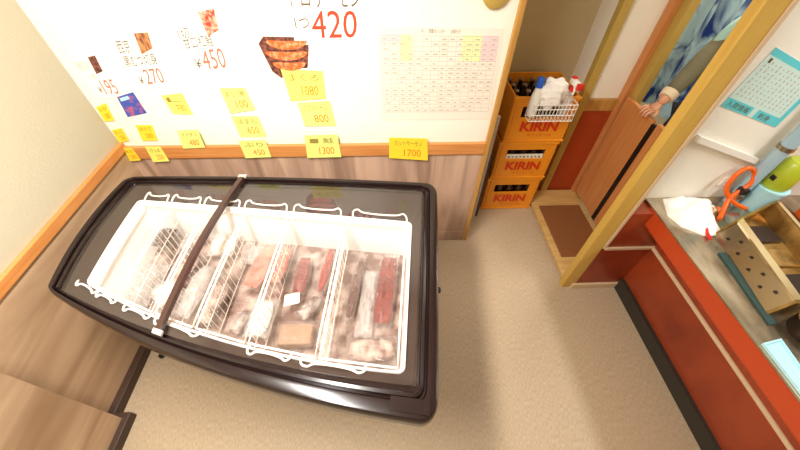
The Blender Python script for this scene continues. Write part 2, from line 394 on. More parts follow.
bm = bmesh.new(); box(bm, (.17, .925, .385), (.285, .955, .415), .006); link('drain_plug', bm, 'black', fz)
# front right corner cap
bm = bmesh.new()
def strip(u0, u1, v0, v1, z, th, nu=6, nv=6, f=MR):
    T = [[f(u0 + (u1 - u0) * i / nu, v0 + (v1 - v0) * j / nv, z) for j in range(nv + 1)] for i in range(nu + 1)]
    V = [[bm.verts.new(p) for p in q] for q in T]; W = [[bm.verts.new(p - Vector((0, 0, th))) for p in q] for q in T]
    for i in range(nu):
        for j in range(nv):
            bm.faces.new((V[i][j], V[i + 1][j], V[i + 1][j + 1], V[i][j + 1])); bm.faces.new((W[i][j], W[i][j + 1], W[i + 1][j + 1], W[i + 1][j]))
    for i in range(nu):
        bm.faces.new((V[i][0], V[i + 1][0], W[i + 1][0], W[i][0])); bm.faces.new((V[i][nv], V[i + 1][nv], W[i + 1][nv], W[i][nv]))
    for j in range(nv):
        bm.faces.new((V[0][j], V[0][j + 1], W[0][j + 1], W[0][j])); bm.faces.new((V[nu][j], V[nu][j + 1], W[nu][j + 1], W[nu][j]))
strip(.905, .985, .945, .985, .9075, .01); link('corner_cap', bm, 'rim', fz, True)
# glass lids: left one lower, right one over it, each with its frame bar
def glass(name, u0, u1, z, label=None):
    global bm
    bm = bmesh.new(); strip(u0, u1, .045, .905, z, .004, 14, 10); g = link(name, bm, 'glass', fz, True); return g
gl = glass('glass_lid', .03, .372, .8785); gr = glass('glass_lid', .362, .955, .8865)
bm = bmesh.new(); strip(.366, .380, .012, .925, .9095, .022, 1, 16, lambda u, v, z: MR(u - .012 * v - .006 * 4 * v * (1 - v), v, z)); gb = link('lid_bar', bm, 'rim2', gr, True)
for v0, v1, du in ((.0, .018, 0), (.90, .93, -.011)):
    bm = bmesh.new(); strip(.361 + du, .386 + du, v0, v1, .9115, .010, 1, 1); link('lid_latch', bm, 'latch', fz)

# wire baskets: six side by side, each with rim, side grids and two loop handles
BU = [.0, .12, .257, .40, .565, .768, 1.0]
HB = [(.02, .105), (.123, .228), (.246, .376), (.397, .552), (.578, .75), (.793, .985)]
HF = [(-.03, .055), (.06, .135), (.17, .265), (.285, .43), (.58, .70), (.73, .90)]
blabels = ['leftmost white wire basket in the freezer, holding the dark speckled pack', 'second white wire basket from the left end of the freezer', 'white wire basket just left of the one holding the pink fillets',
           'white wire basket holding the pink salmon fillets', 'white wire basket holding the square white label and tan carton', 'rightmost white wire basket in the freezer, with dark red fish pack']
def MLz(u, v, z): return ML(u, v, z)
for k in range(6):
    u0, u1 = BU[k] + .006, BU[k + 1] - .006
    if k == 0: u0 = .02
    if k == 5: u1 = .982
    t = thing('wire_basket', tuple(MLz((u0 + u1) / 2, .5, .64)), blabels[k], 'basket', 'white wire baskets inside the freezer')
    bm = bmesh.new(); zt = .836
    tube(bm, [MLz(u, v, zt) for u, v in [(u0, .03), (u1, .03)]] + [MLz(u1, .03 + .94 * j / 8, zt) for j in range(1, 9)] + [MLz(u0, .97 - .94 * j / 8, zt) for j in range(0, 8)], .0042, 6, True)
    link('basket_rim', bm, 'wire', t, True)
    for uu in ((u1,) if k < 5 else ()):
        bm = bmesh.new()
        for j in range(17):
            v = .04 + .92 * j / 16; tube(bm, [MLz(uu, v, zt), MLz(uu, v, .64)], .0017, 5)
        for z in (.74, .64): tube(bm, [MLz(uu, .04 + .92 * j / 8, z) for j in range(9)], .0019, 5)
        link('side_grid', bm, 'wire', t)
    for end, (h0, h1) in ((0, HB[k]), (1, HF[k])):
        s = 1 if end == 0 else -1; v = .02 if end == 0 else .98; bm = bmesh.new(); L = h1 - h0
        def hp(fr, out, dz): 
            p = MLz(h0 + L * fr, v, .852 + dz); return p + Vector((0, s * out, 0))
        q = [hp(.0, -.012, -.02), hp(.0, .02, .002), hp(.01, .052, .006), hp(.09, .062, .008), hp(.19, .045, .008), hp(.5, .040, .008), hp(.82, .045, .008), hp(.93, .058, .008), hp(.99, .045, .006), hp(1.0, .02, .002), hp(1.0, -.012, -.02)] if end == 0 else \
            [hp(.0, -.012, -.02), hp(.0, .012, .002), hp(.02, .03, .006), hp(.12, .034, .008), hp(.22, .022, .008), hp(.5, .018, .008), hp(.78, .022, .008), hp(.9, .03, .008), hp(.99, .02, .006), hp(1.0, .008, .002), hp(1.0, -.012, -.02)]
        tube(bm, smoothpath(q, 4), .0042, 6); link('handle', bm, 'wire', t, True)

# frozen goods
def slab(bm, c, L, W, H, ang, nx=14, ny=8, amp=.006, taper=.0, seed=0, seam=0, tip=0):
    """a soft bag or fish: flattened pillow, c = centre on its base"""
    rnd = random.Random(seed); ca, sa = math.cos(ang), math.sin(ang)
    ph = [rnd.uniform(0, 6.28) for _ in range(6)]
    def P(i, j, top):
        a = i / nx * 2 - 1; b = j / ny * 2 - 1
        wd = (1 - tip * abs(a) ** 2.2) * (1 - taper * a)
        e = max(0, 1 - abs(a) ** 4) * max(0, 1 - abs(b) ** 3.0); e = e ** .5
        n = amp * (math.sin(a * 9 + ph[0] + b * 4) + math.sin(b * 11 + ph[1] - a * 5) + .8 * math.sin(a * 17 + b * 13 + ph[2]))
        x = a * L / 2 * (1 + .02 * math.sin(b * 7 + ph[3])); y = b * W / 2 * wd * (1 + .03 * math.sin(a * 8 + ph[4]))
        z = H / 2 + (H / 2 * e + n * e) if top else H / 2 - H / 2 * e
        if e < .02: z = H / 2 + seam * math.sin(a * 23 + b * 19 + ph[5])
        return Vector((c[0] + x * ca - y * sa, c[1] + x * sa + y * ca, c[2] + z))
    T = [[bm.verts.new(P(i, j, True)) for j in range(ny + 1)] for i in range(nx + 1)]
    B = [[T[i][j] if i in (0, nx) or j in (0, ny) else bm.verts.new(P(i, j, False)) for j in range(ny + 1)] for i in range(nx + 1)]
    for i in range(nx):
        for j in range(ny):
            bm.faces.new((T[i][j], T[i + 1][j], T[i + 1][j + 1], T[i][j + 1]))
            try: bm.faces.new((B[i][j + 1], B[i + 1][j + 1], B[i + 1][j], B[i][j]))
            except ValueError: pass
    return bm
def pack(name, part, p, q, W, H, z, m, label, cat='frozen food', film='film', tip=.3, seed=0, fill=.72, group=None):
    c = ((p[0] + q[0]) / 2, (p[1] + q[1]) / 2); L = math.hypot(q[0] - p[0], q[1] - p[1]); a = math.atan2(q[1] - p[1], q[0] - p[0])
    t = thing(name, (c[0], c[1], z), label, cat, group)
    link('film', slab(bmesh.new(), (c[0], c[1], z), L * 1.12, W, H * 1.15, a, 18, 10, .004, 0, seed, .004), film, t, True)
    if part: link(part, slab(bmesh.new(), (c[0], c[1], z + H * .1), L * .98, W * fill, H * .85, a, 16, 8, .003, .0, seed + 5, 0, tip), m, t, True)
    return t
Z0 = .612
FR, FI = 'frozen food', 'frozen fish'
pack('frozen_pack', 'contents', (-1.175, 1.13), (-1.10, 1.125), .12, .05, .655, 'darkitem', 'dark speckled vacuum pack at the back of the leftmost freezer basket', seed=1, fill=.95, tip=.02)
pack('frozen_pack', 'contents', (-1.03, 1.07), (-1.0, 1.145), .085, .05, .625, 'paleitem', 'cream pack at the very back of the second freezer basket', seed=2, film='film_milky')
pack('frozen_pack', None, (-1.14, .76), (-1.13, .98), .11, .05, Z0, None, 'clear crumpled bag at the front of the leftmost basket', seed=3, film='film_milky')
pack('frozen_pack', 'contents', (-1.02, .84), (-.96, .76), .12, .07, .64, 'paperwhite', 'white wrapped package at the front of the second basket', seed=4, film='film_milky', fill=.9, tip=.1)
pack('frozen_pack', 'contents', (-1.005, .90), (-.97, 1.04), .12, .045, .62, 'paleitem', 'pale pack lying behind the white wrapped package', seed=5)
pack('frozen_pack', 'contents', (-.82, 1.00), (-.815, 1.12), .125, .06, .66, 'paperwhite', 'round white bag right of the dark lid bar at the back', seed=6, film='film_milky', fill=.9, tip=.6)
pack('frozen_pack', None, (-.90, .70), (-.845, .93), .09, .06, .64, None, 'crumpled clear bag under the dark lid bar', seed=7, film='film_milky')
pack('frozen_pack', 'contents', (-.80, .66), (-.76, .90), .10, .055, .63, 'paleitem', 'crumpled clear bag in front of the round white bag', seed=21)
pack('frozen_pack', 'contents', (-.665, .62), (-.62, .72), .09, .04, .625, 'silverfish', 'silver grey fish pack at the front below the pink fillets', cat=FI, seed=8)
pack('frozen_pack', None, (-.69, .98), (-.67, 1.08), .10, .045, .62, None, 'thin clear bag behind and left of the pink fillets', seed=9, film='film_milky')
pack('salmon_fillet', 'fish', (-.635, .82), (-.575, 1.06), .10, .045, .66, 'pink', 'larger pink salmon fillet in the fourth freezer basket', cat=FI, seed=10, fill=.95)
pack('salmon_fillet', 'fish', (-.53, .84), (-.505, 1.04), .07, .045, .66, 'pink', 'smaller pink salmon fillet on the right beside the larger one', cat=FI, seed=11, fill=.95)
pack('frozen_pack', 'contents', (-.56, .60), (-.545, .76), .11, .05, .63, 'paperwhite', 'whitish clear bag in front of the pink fillets', seed=12, film='film_milky', tip=.5)
pack('red_fish_pack', 'fish', (-.418, .80), (-.412, 1.00), .085, .045, .63, 'redfish', 'wide dull red fish pack behind the square white label', cat=FI, seed=13, fill=.8)
pack('red_fish_pack', 'fish', (-.315, .79), (-.28, 1.03), .06, .05, .65, 'redfish2', 'narrow bright red fish pack leaning by the long divider', cat=FI, seed=14, tip=.6)
pack('silver_bag', 'contents', (-.385, .67), (-.32, .77), .08, .04, .64, 'silverfish', 'crumpled silver bag right of the square white label', cat='bag', seed=15)
pack('red_fish_pack', 'fish', (-.038, .63), (.009, .98), .095, .05, .64, 'redfish', 'wide dark red fish pack in the rightmost basket', cat=FI, seed=16, tip=.2, fill=.88)
pack('brown_fish_pack', 'fish', (-.18, .66), (-.13, .98), .05, .05, .64, 'brownfish', 'long thin brown fish pack in the rightmost basket', cat=FI, seed=17, tip=.6, fill=.8)
pack('clear_bag', 'contents', (-.17, .53), (.02, .52), .13, .05, .625, 'paleitem', 'clear crumpled bag at the front of the rightmost basket', cat='bag', seed=18, tip=.4)
pack('clear_bag', None, (-.115, .60), (-.085, .90), .075, .045, .615, None, 'loose clear bag between the brown and the dark red fish packs', cat='bag', seed=19, film='film_milky')
t = thing('paper_label', (-.43, .75, .685), 'square white label lying tilted between red fish packs', 'label')
bm = bmesh.new(); c = Vector((-.430, .748, .690)); q = [(-.035, .022), (.030, .030), (.038, -.022), (-.03, -.034)]
loft(bm, [[c + Vector((x, y, z_ + x * .1)) for x, y in q] for z_ in (0, .0015)]); link('label_sheet', bm, 'paperwhite', t)
t = thing('carton', (-.40, .59, .615), 'tan cardboard carton in a clear bag at the front of the fifth basket', 'box')
bm = bmesh.new(); box(bm, (-.465, .555, .62), (-.325, .645, .665), .008); link('box_body', bm, 'tanbox', t)
link('film', slab(bmesh.new(), (-.395, .60, .612), .175, .13, .07, .03, 16, 10, .003, 0, 33, .004), 'film', t, True)

# ---------------------------------------------------------------- beer crates
CX0, CX1, CY0, CY1, CHH = .79, 1.21, 1.95, 2.31, .333
CX0_, CX1_ = CX0, CX1
def crate(z, name_label, strip_=False, dx=0):
    CX0, CX1 = CX0_ + dx, CX1_ + dx
    t = thing('beer_crate', ((CX0 + CX1) / 2, (CY0 + CY1) / 2, z), name_label, 'crate', 'orange beer crates stacked behind the wall end')
    bm = bmesh.new(); w_ = .012; H = CHH - .004
    hx0, hx1, hz0, hz1 = CX0 + .07, CX1 - .07, z + .185, z + .262
    for (y0, y1) in ((CY0, CY0 + w_), (CY1 - w_, CY1)):
        box(bm, (CX0, y0, z), (CX1, y1, hz0), .003); box(bm, (CX0, y0, hz1), (CX1, y1, z + H), .003)
        box(bm, (CX0, y0, hz0), (hx0, y1, hz1)); box(bm, (hx1, y0, hz0), (CX1, y1, hz1))
    box(bm, (CX0, CY0, z), (CX0 + w_, CY1, z + H), .003); box(bm, (CX1 - w_, CY0, z), (CX1, CY1, z + H), .003)
    for (x, y) in ((CX0, CY0), (CX1, CY0), (CX0, CY1), (CX1, CY1)): lathe(bm, (x + (.012 if x < 1.02 else -.012), y + (.012 if y < 2.1 else -.012), z), [(0, 0), (.016, .002), (.016, H - .002), (0, H)], 10)
    box(bm, (CX0 - .006, CY0 - .007, z + H - .02), (CX1 + .006, CY0 + .002, z + H), .002)
    box(bm, (CX0 - .006, CY0 - .007, z), (CX1 + .006, CY0 + .002, z + .014), .002)
    for x in (CX0 + .022, CX1 - .032): box(bm, (x, CY0 - .005, z + .02), (x + .01, CY0 + .002, z + H - .03))
    link('crate_shell', bm, 'crate', t)
    boxo('crate_floor', (CX0 + w_, CY0 + w_, z + .008), (CX1 - w_, CY1 - w_, z + .02), 'crate', t)
    pl = lambda u, v: Vector((CX0 + u * (CX1 - CX0), CY0 - .0075, z + v * CHH))
    put_text('brand_lettering', 'KIRIN', pl, (.21, .26, .82, .49), 'cratered', t, .035)
    put_text('small_lettering', 'キリンビール', pl, (.36, .14, .76, .215), 'cratered', t)
    if strip_:
        boxo('white_insert', (hx0 + .005, CY0 + .004, hz0), (hx1 - .005, CY0 + .009, hz0 + .036), 'white', t)
        bm = bmesh.new()
        for i in range(9): box(bm, (hx0 + .02 + i * .028, CY0 + .002, hz0 + .006 + .004 * (i % 2)), (hx0 + .031 + i * .028, CY0 + .0035, hz0 + .020))
        link('insert_printing', bm, 'ink', t)
    return t
crate(0, 'bottom orange crate of the stack, standing on the floor')
crate(CHH, 'middle orange crate, white strip across its handle hole', True, .012)
crate(2 * CHH, 'top orange crate carrying the wire rack of spray bottles', dx=.028)
# bottles in the crates (the ones that can be seen through handle holes and in the open top)
bp = None
def bottle_at(x, y, z, label):
    global bp
    if bp is None:
        bp = thing('beer_bottle', (x, y, z), label, 'bottle', 'brown beer bottles in the crates')
        bm = bmesh.new(); lathe(bm, (x, y, z), [(0, 0), (.032, .001), (.036, .006), (.036, .165), (.030, .195), (.016, .225), (.0135, .268), (.0145, .272), (.0145, .284), (0, .285)], 16); link('glass_body', bm, 'bottle', bp, True)
        bm = bmesh.new(); lathe(bm, (x, y, z + .276), [(0, 0), (.0165, 0), (.0165, .009), (.013, .012), (0, .012)], 14); link('crown_cap', bm, 'cap', bp, True)
        return bp
    c = bp.copy(); COL.objects.link(c); c.location = (x, y, z); c['label'] = label
    for ch in bp.children:
        d = ch.copy(); COL.objects.link(d); d.parent = c
    return c
for lvl, nm in ((0, 'bottom'), (1, 'middle')):
    for i in range(5):
        bottle_at(CX0 + .052 + .012 * lvl + i * .079, CY0 + .055, lvl * CHH + .02, 'brown bottle in the front row of the %s crate' % nm)
for i in range(5):
    for j in range(3):
        bottle_at(CX0 + .080 + i * .079, CY0 + .140 + j * .083, 2 * CHH + .02, 'brown bottle standing in the open top crate')

# wire rack on the front edge of the top crate with cleaning things
t = thing('wire_rack', (1.03, 1.90, .90), 'white wire rack hooked on the front of the top crate', 'rack')
rx0, rx1, ry0, ry1, rz0, rz1 = .91, 1.19, 1.865, 1.938, .875, .985
bm = bmesh.new()
for z in (rz0, rz0 + .04, rz0 + .08, rz1): tube(bm, [(rx0, ry0, z), (rx1, ry0, z), (rx1, ry1, z), (rx0, ry1, z)], .003, 6, True)
for i in range(13):
    x = rx0 + (rx1 - rx0) * i / 12; tube(bm, [(x, ry0, rz1), (x, ry0, rz0), (x, ry1, rz0), (x, ry1, rz1)], .0018, 5)
link('wire_frame', bm, 'wire', t)
bm = bmesh.new()
for x in (.95, 1.15): tube(bm, [(x, ry1, rz1 - .004), (x, ry1, rz1 + .008), (x, CY0 + .022, rz1 + .008), (x, CY0 + .022, rz1 - .02)], .003, 6)
link('hook', bm, 'wire', t)
def lbottle(name, c, lean, parts, label):
    t = thing(name, c, label, 'bottle'); R = Matrix.Rotation(lean[0], 4, 'Y') @ Matrix.Rotation(lean[1], 4, 'X')
    for pn, m, fn in parts:
        bm = bmesh.new(); fn(bm); bmesh.ops.transform(bm, matrix=Matrix.Translation(Vector(c)) @ R, verts=bm.verts); link(pn, bm, m, t, True)
    return t
lbottle('squeeze_bottle', (.93, 1.90, .895), (-.02, -.05), [
    ('bottle_body', 'white', lambda b: lathe(b, (0, 0, 0), [(0, 0), (.026, .001), (.03, .01), (.03, .13), (.022, .165), (.016, .185), (0, .186)], 18)),
    ('cap', 'blue', lambda b: lathe(b, (0, 0, .184), [(0, 0), (.022, 0), (.022, .05), (.017, .058), (0, .058)], 16))],
    'white squeeze bottle with a blue cap at the left of the wire rack')
def sp_head(b):
    box(b, (-.016, -.05, .20), (.016, .03, .232), .006); box(b, (-.009, -.066, .208), (.009, -.05, .226), .003)
    tube(b, [(0, -.02, .20), (0, -.034, .175), (0, -.03, .15)], .006, 8)
lbottle('spray_bottle', (1.13, 1.90, .895), (.0, -.03), [
    ('bottle_body', 'film_milky', lambda b: lathe(b, (0, 0, 0), [(0, 0), (.026, .001), (.03, .01), (.03, .11), (.018, .15), (.013, .165), (0, .166)], 18)),
    ('collar', 'redp', lambda b: lathe(b, (0, 0, .162), [(0, 0), (.017, 0), (.017, .03), (0, .03)], 14)),
    ('trigger_head', 'white', sp_head),
    ('nozzle', 'redp', lambda b: box(b, (-.018, -.088, .200), (.018, -.064, .236), .005)), ('head_cap', 'redp', lambda b: box(b, (-.014, .0, .232), (.014, .028, .242), .003))],
    'spray bottle with red nozzle and collar at the right of the wire rack')
# crumpled white bag between them
t = thing('plastic_bag', (1.03, 1.905, .93), 'crumpled white plastic bag stuffed between the two bottles in the wire rack', 'bag')
bm = bmesh.new(); bmesh.ops.create_icosphere(bm, subdivisions=4, radius=1)
for v in bm.verts:
    n = v.co.copy(); k = 1 + .10 * math.sin(n.x * 7 + n.z * 5) + .08 * math.sin(n.y * 9 + n.x * 4 + 1) + .05 * math.sin(n.z * 15 + n.y * 6)
    v.co = Vector((1.02 + n.x * .085 * k, 1.915 + n.y * .055 * k, 1.03 + n.z * .095 * k))
link('bag_film', bm, 'cloth', t, True)
t = thing('folded_stool', (.69, 1.88, 0), 'narrow grey-white folded step leaning between the crates and the wall end', 'step stool')
bm = bmesh.new(); box(bm, (.68, 1.80, 0), (.70, 1.82, .95), .004); box(bm, (.68, 1.95, 0), (.70, 1.97, .95), .004)
for z in (.12, .38, .64, .90): box(bm, (.682, 1.815, z), (.698, 1.955, z + .035), .003)
link('frame', bm, 'latch', t)
bm = bmesh.new(); box(bm, (.705, 1.83, .03), (.735, 1.95, .62), .01); link('dark_board', bm, 'base', t)

# ---------------------------------------------------------------- things on the back wall
YW = YB - .0005
def quadplace(q, y):
    (tl, tr, br, bl) = [Vector((a, 0, b)) for a, b in q]
    return lambda u, v, dy=0: (lambda p: Vector((p.x, y - dy, p.z)))((bl * (1 - u) + br * u) * (1 - v) + (tl * (1 - u) + tr * u) * v)
def card(name, q, y, m, parent=None, th=.0015, inset=None, curl=0):
    P = quadplace(q, y); bm = bmesh.new(); n = 6
    F = [[bm.verts.new(P(i / n, j / n, th + curl * (1 - j / n) ** 2)) for j in range(n + 1)] for i in range(n + 1)]
    B = [[bm.verts.new(P(i / n, j / n, curl * (1 - j / n) ** 2)) for j in range(n + 1)] for i in range(n + 1)]
    for i in range(n):
        for j in range(n):
            bm.faces.new((F[i][j], F[i + 1][j], F[i + 1][j + 1], F[i][j + 1])); bm.faces.new((B[i][j], B[i][j + 1], B[i + 1][j + 1], B[i + 1][j]))
    for i in range(n):
        bm.faces.new((F[i][0], B[i][0], B[i + 1][0], F[i + 1][0])); bm.faces.new((F[i][n], F[i + 1][n], B[i + 1][n], B[i][n]))
        bm.faces.new((F[0][i], F[0][i + 1], B[0][i + 1], B[0][i])); bm.faces.new((F[n][i], B[n][i], B[n][i + 1], F[n][i + 1]))
    return link(name, bm, m, parent), P
def note(q, m, t1, t2, label, group='yellow price notes on the back wall', y=None, c2='inkor', small=True):
    y = y or YW
    if min(b for a, b in q) < .9: y = YB - .0245
    c = (sum(a for a, b in q) / 4, y, sum(b for a, b in q) / 4)
    t = thing('price_note', c, label, 'note', group)
    o, P = card('note_paper', q, y, m, t, curl=.004)
    pl = lambda u, v: P(u, v, .0024 + .004 * (1 - v) ** 2)
    put_text('item_writing', t1, pl, (.14, .64, .86, .88), 'inksoft', t)
    put_text('price_writing', t2, pl, (.38, .16, .82, .48), c2, t)
    return t
note([(-1.467, 1.125), (-1.405, 1.146), (-1.419, 1.051), (-1.473, 1.046)], 'ny', 'いか', '300', 'highest of the three small yellow notes nearest the wall corner')
note([(-1.472, .992), (-1.412, 1.004), (-1.416, .928), (-1.476, .916)], 'ny', 'たこ', '350', 'middle small yellow note of the three nearest the wall corner')
note([(-1.462, .892), (-1.412, .892), (-1.405, .812), (-1.468, .806)], 'ny', 'えび', '380', 'lowest small yellow note nearest the wall corner, over the wooden rail')
note([(-1.331, 1.021), (-1.246, 1.02), (-1.263, .926), (-1.344, .927)], 'ny', 'ほたて', '500', 'yellow note under the blue card with black writing across its top')
note([(-1.336, .901), (-1.255, .900), (-1.250, .803), (-1.344, .798)], 'npale', 'さば', '250', 'yellow note hanging over the wooden rail, second from the wall corner')
note([(-1.115, 1.184), (-1.007, 1.196), (-1.004, 1.082), (-1.103, 1.088)], 'npale', 'L', '780', 'pale yellow note right of the blue card with an orange number')
note([(-1.115, 1.0), (-1.007, 1.005), (-1.010, .893), (-1.132, .888)], 'ngreen', 'イイダコ', '480', 'pale green-yellow note above the rail, third column from the wall corner')
note([(-.817, 1.22), (-.691, 1.222), (-.674, 1.107), (-.81, 1.086)], 'ngreen', 'あこう鯛', '100', 'uppermost green-yellow note in the tall column of three left of centre')
note([(-.814, 1.068), (-.674, 1.067), (-.663, .945), (-.806, .945)], 'ngreen', 'はまち', '650', 'middle green-yellow note in the tall column of three left of centre')
note([(-.817, .93), (-.669, .935), (-.664, .822), (-.813, .817)], 'ngreen', 'ぶり', '450', 'lowest green-yellow note of the column of three left of centre, over the rail')
note([(-.494, 1.312), (-.295, 1.302), (-.302, 1.165), (-.482, 1.152)], 'npale', 'まぐろ', '1080', 'largest yellow note, overlapping the salmon photograph, price 1080')
note([(-.453, 1.140), (-.283, 1.150), (-.271, 1.009), (-.439, 1.007)], 'ngreen', 'ミニストーン', '800', 'pale note below the largest yellow note, price 800')
note([(-.448, .961), (-.268, .965), (-.261, .816), (-.46, .812)], 'ngreen', '■ 鮭', '1300', 'pale note over the rail below two others, price 1300')
note([(.018, .942), (.235, .932), (.249, .782), (.017, .804)], 'ny', 'カットサーモン', '1700', 'wide bright yellow note alone on the rail at the right')
t = thing('blue_card', (-1.29, YW, 1.13), 'small blue and violet printed card among the yellow notes', 'card')
o, P = card('card_sheet', [(-1.332, 1.178), (-1.24, 1.203), (-1.234, 1.09), (-1.343, 1.068)], YW, 'bluecard', t)
o, P2 = card('white_heading', [(-1.322, 1.172), (-1.275, 1.185), (-1.275, 1.168), (-1.324, 1.155)], YW - .0016, 'cyanplastic', t, .0008)

def poster(q, pic, picm, lines, label, y=YW, torn=0):
    c = (sum(a for a, b in q) / 4, y, sum(b for a, b in q) / 4)
    t = thing('price_poster', c, label, 'poster', 'white price posters on the back wall')
    o, P = card('poster_paper', q, y, 'paperwhite', t)
    if pic:
        o2, P2_ = card('fish_photo', pic, y - .0018, picm, t, .0008)
    for s, b, mm in lines: put_text('lettering', s, lambda u, v: P(u, v, .0022), b, mm, t)
    return t
poster([(-1.415, 1.385), (-1.285, 1.399), (-1.30, 1.183), (-1.431, 1.173)], [(-1.344, 1.369), (-1.308, 1.377), (-1.318, 1.306), (-1.355, 1.292)], 'photodark',
       [('鯖切身', (.02, .62, .42, .84), 'inkgrey'), ('1枚', (.2, .44, .5, .56), 'inkgrey'), ('¥', (.25, .12, .38, .26), 'ink'), ('195', (.45, .06, .95, .40), 'inkpink')], 'small white poster nearest the wall corner with a thin dark fish photo')
poster([(-1.185, 1.47), (-1.01, 1.488), (-1.035, 1.232), (-1.225, 1.213)], [(-1.085, 1.468), (-1.023, 1.472), (-1.037, 1.407), (-1.099, 1.381)], 'photobrown',
       [('西京', (.03, .66, .35, .88), 'ink'), ('黒むつ切身', (.05, .42, .88, .62), 'ink'), ('¥', (.22, .10, .34, .24), 'ink'), ('270', (.40, .08, .86, .36), 'inkred2')], 'white poster with golden fish photo and the price 270')
poster([(-.90, 1.549), (-.69, 1.582), (-.71, 1.300), (-.931, 1.28)], [(-.777, 1.549), (-.705, 1.564), (-.717, 1.48), (-.774, 1.456)], 'photored',
       [('1切', (.05, .60, .28, .76), 'ink'), ('甘口紅鮭', (.10, .44, .72, .62), 'ink'), ('¥', (.2, .12, .34, .28), 'ink'), ('450', (.38, .08, .86, .40), 'inkred2')], 'white poster with red fish photo and the price 450')
poster([(-.40, 1.68), (-.06, 1.68), (-.085, 1.425), (-.40, 1.420)], None, None,
       [('トロサーモン', (.05, .56, .93, .86), 'ink'), ('1つ', (.05, .26, .24, .42), 'ink'), ('420', (.27, .10, .88, .52), 'inkred')], 'large white torn poster with the price 420 in big red figures')
t = thing('salmon_photo', (-.45, YW, 1.37), 'cut-out photo of three orange salmon fillets on the wall', 'photo')
out = [(-.564, 1.425), (-.535, 1.455), (-.40, 1.452), (-.337, 1.456), (-.345, 1.40), (-.365, 1.318), (-.44, 1.312), (-.50, 1.268), (-.535, 1.30), (-.55, 1.36)]
bm = bmesh.new(); loft(bm, [[Vector((x, YW - d, z)) for x, z in out] for d in (0, .0012)]); link('photo_sheet', bm, 'photodark', t)
for zc, x0, x1 in ((1.425, -.53, -.345), (1.378, -.545, -.352), (1.33, -.525, -.37)):
    bm = bmesh.new(); n = 18; pts = []
    for k in range(n):
        a = 2 * PI * k / n; pts.append(Vector(((x0 + x1) / 2 + (x1 - x0) / 2 * math.cos(a), YW - .0012, zc + .019 * math.sin(a) + .008 * math.cos(2 * a))))
    loft(bm, [pts, [p - Vector((0, .0006, 0)) for p in pts]]); link('fillet_print', bm, 'salmon', t)

# printed schedule sheet
q = [(-.033, 1.497), (.54, 1.489), (.575, 1.036), (-.019, 1.036)]
t = thing('schedule_sheet', (.26, YW, 1.03), 'large printed schedule sheet with a faint table and coloured cells', 'poster')
o, P = card('sheet_paper', q, YW, 'paperwarm', t)
bm = bmesh.new()
def hline(v, u0=.03, u1=.97, w=.0022):
    a = [P(u0, v - w, .0019), P(u1, v - w, .0019), P(u1, v + w, .0019), P(u0, v + w, .0019)]; bm.faces.new([bm.verts.new(p) for p in a])
def vline(u, v0, v1, w=.0014):
    a = [P(u - w, v0, .0019), P(u + w, v0, .0019), P(u + w, v1, .0019), P(u - w, v1, .0019)]; bm.faces.new([bm.verts.new(p) for p in a])
for i in range(18): hline(.92 - i * .048)
for i in range(15): vline(.03 + i * .94 / 14, .104, .92)
link('table_lines', bm, 'inkgrey', t)
def cells(name, lst, m):
    bm = bmesh.new()
    for (u0, v0, u1, v1) in lst: bm.faces.new([bm.verts.new(P(a, b, .0017)) for a, b in ((u0, v0), (u1, v0), (u1, v1), (u0, v1))])
    link(name, bm, m, t)
for c_ in [(.18, .68, .28, .93), (.68, .68, .84, .93)]: cells('green_cell', [c_], 'cellgreen')
for c_ in [(.03, .85, .18, .93), (.84, .68, .97, .93)]: cells('pink_cell', [c_], 'cellpink')
put_text('heading', '月　　営業カレンダー　　お知らせ', lambda u, v: P(u, v, .002), (.35, .945, .66, .985), 'ink', t)
bm = bmesh.new(); rnd = random.Random(3)
for i in range(17):
    for j in range(14):
        if rnd.random() < .62:
            u = .045 + j * .94 / 14; v = .885 - i * .048; l = rnd.uniform(.02, .045)
            bm.faces.new([bm.verts.new(P(a, b, .0021)) for a, b in ((u, v), (u + l, v), (u + l, v + .014), (u, v + .014))])
tag(link('printed_text', bm, 'inkgrey', t), kind='stuff')
t = thing('round_plaque', (.475, YW, 1.62), 'round beige plaque above the schedule sheet', 'plaque')
bm = bmesh.new(); lathe(bm, (.475, YW, 1.625), [(0, 0), (.06, 0), (.06, -.012), (.052, -.018), (0, -.018)], 32, axis='y'); link('plaque_disc', bm, 'olive', t, True)

# ---------------------------------------------------------------- doorway: half doors, curtain, person
def half_door(y0, y1, top, label):
    t = thing('half_door', (1.66, (y0 + y1) / 2, .06), label, 'door', 'low swinging doors in the kitchen doorway')
    bm = bmesh.new(); box(bm, (1.645, y0, .06), (1.675, y1, top), .006); link('door_panel', bm, 'door', t)
    bm = bmesh.new(); yh = y0 if y0 < 1.5 else y1
    for z in (.2, top - .12): lathe(bm, (1.66, yh, z), [(0, 0), (.011, 0), (.011, .07), (0, .07)], 10)
    link('hinge', bm, 'trimstrip', t)
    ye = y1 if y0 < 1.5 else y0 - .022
    boxo('gap_shade', (1.648, ye, .06), (1.672, ye + .0215, top - .02), 'black', t)  # black strip filling the door gap, stands in for its shade
    return t
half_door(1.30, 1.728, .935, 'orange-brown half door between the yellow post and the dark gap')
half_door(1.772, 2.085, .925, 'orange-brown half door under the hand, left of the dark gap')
t = thing('dyed_curtain', (2.30, 2.5, .7), 'blue and white dyed cloth hanging behind the person in the doorway', 'curtain')
bm = bmesh.new(); R_ = []
for i in range(61):
    y = 1.75 + 1.1 * i / 60; x = 2.32 + .03 * math.sin(i * .55) + .012 * math.sin(i * 1.3)
    R_.append([Vector((x + (.012 * math.sin(i * .4 + z * 3)), y, z)) for z in (.55, .9, 1.3, 1.7, 2.05)])
V1 = [[bm.verts.new(p) for p in r] for r in R_]; V2 = [[bm.verts.new(p + Vector((.004, 0, 0))) for p in r] for r in R_]
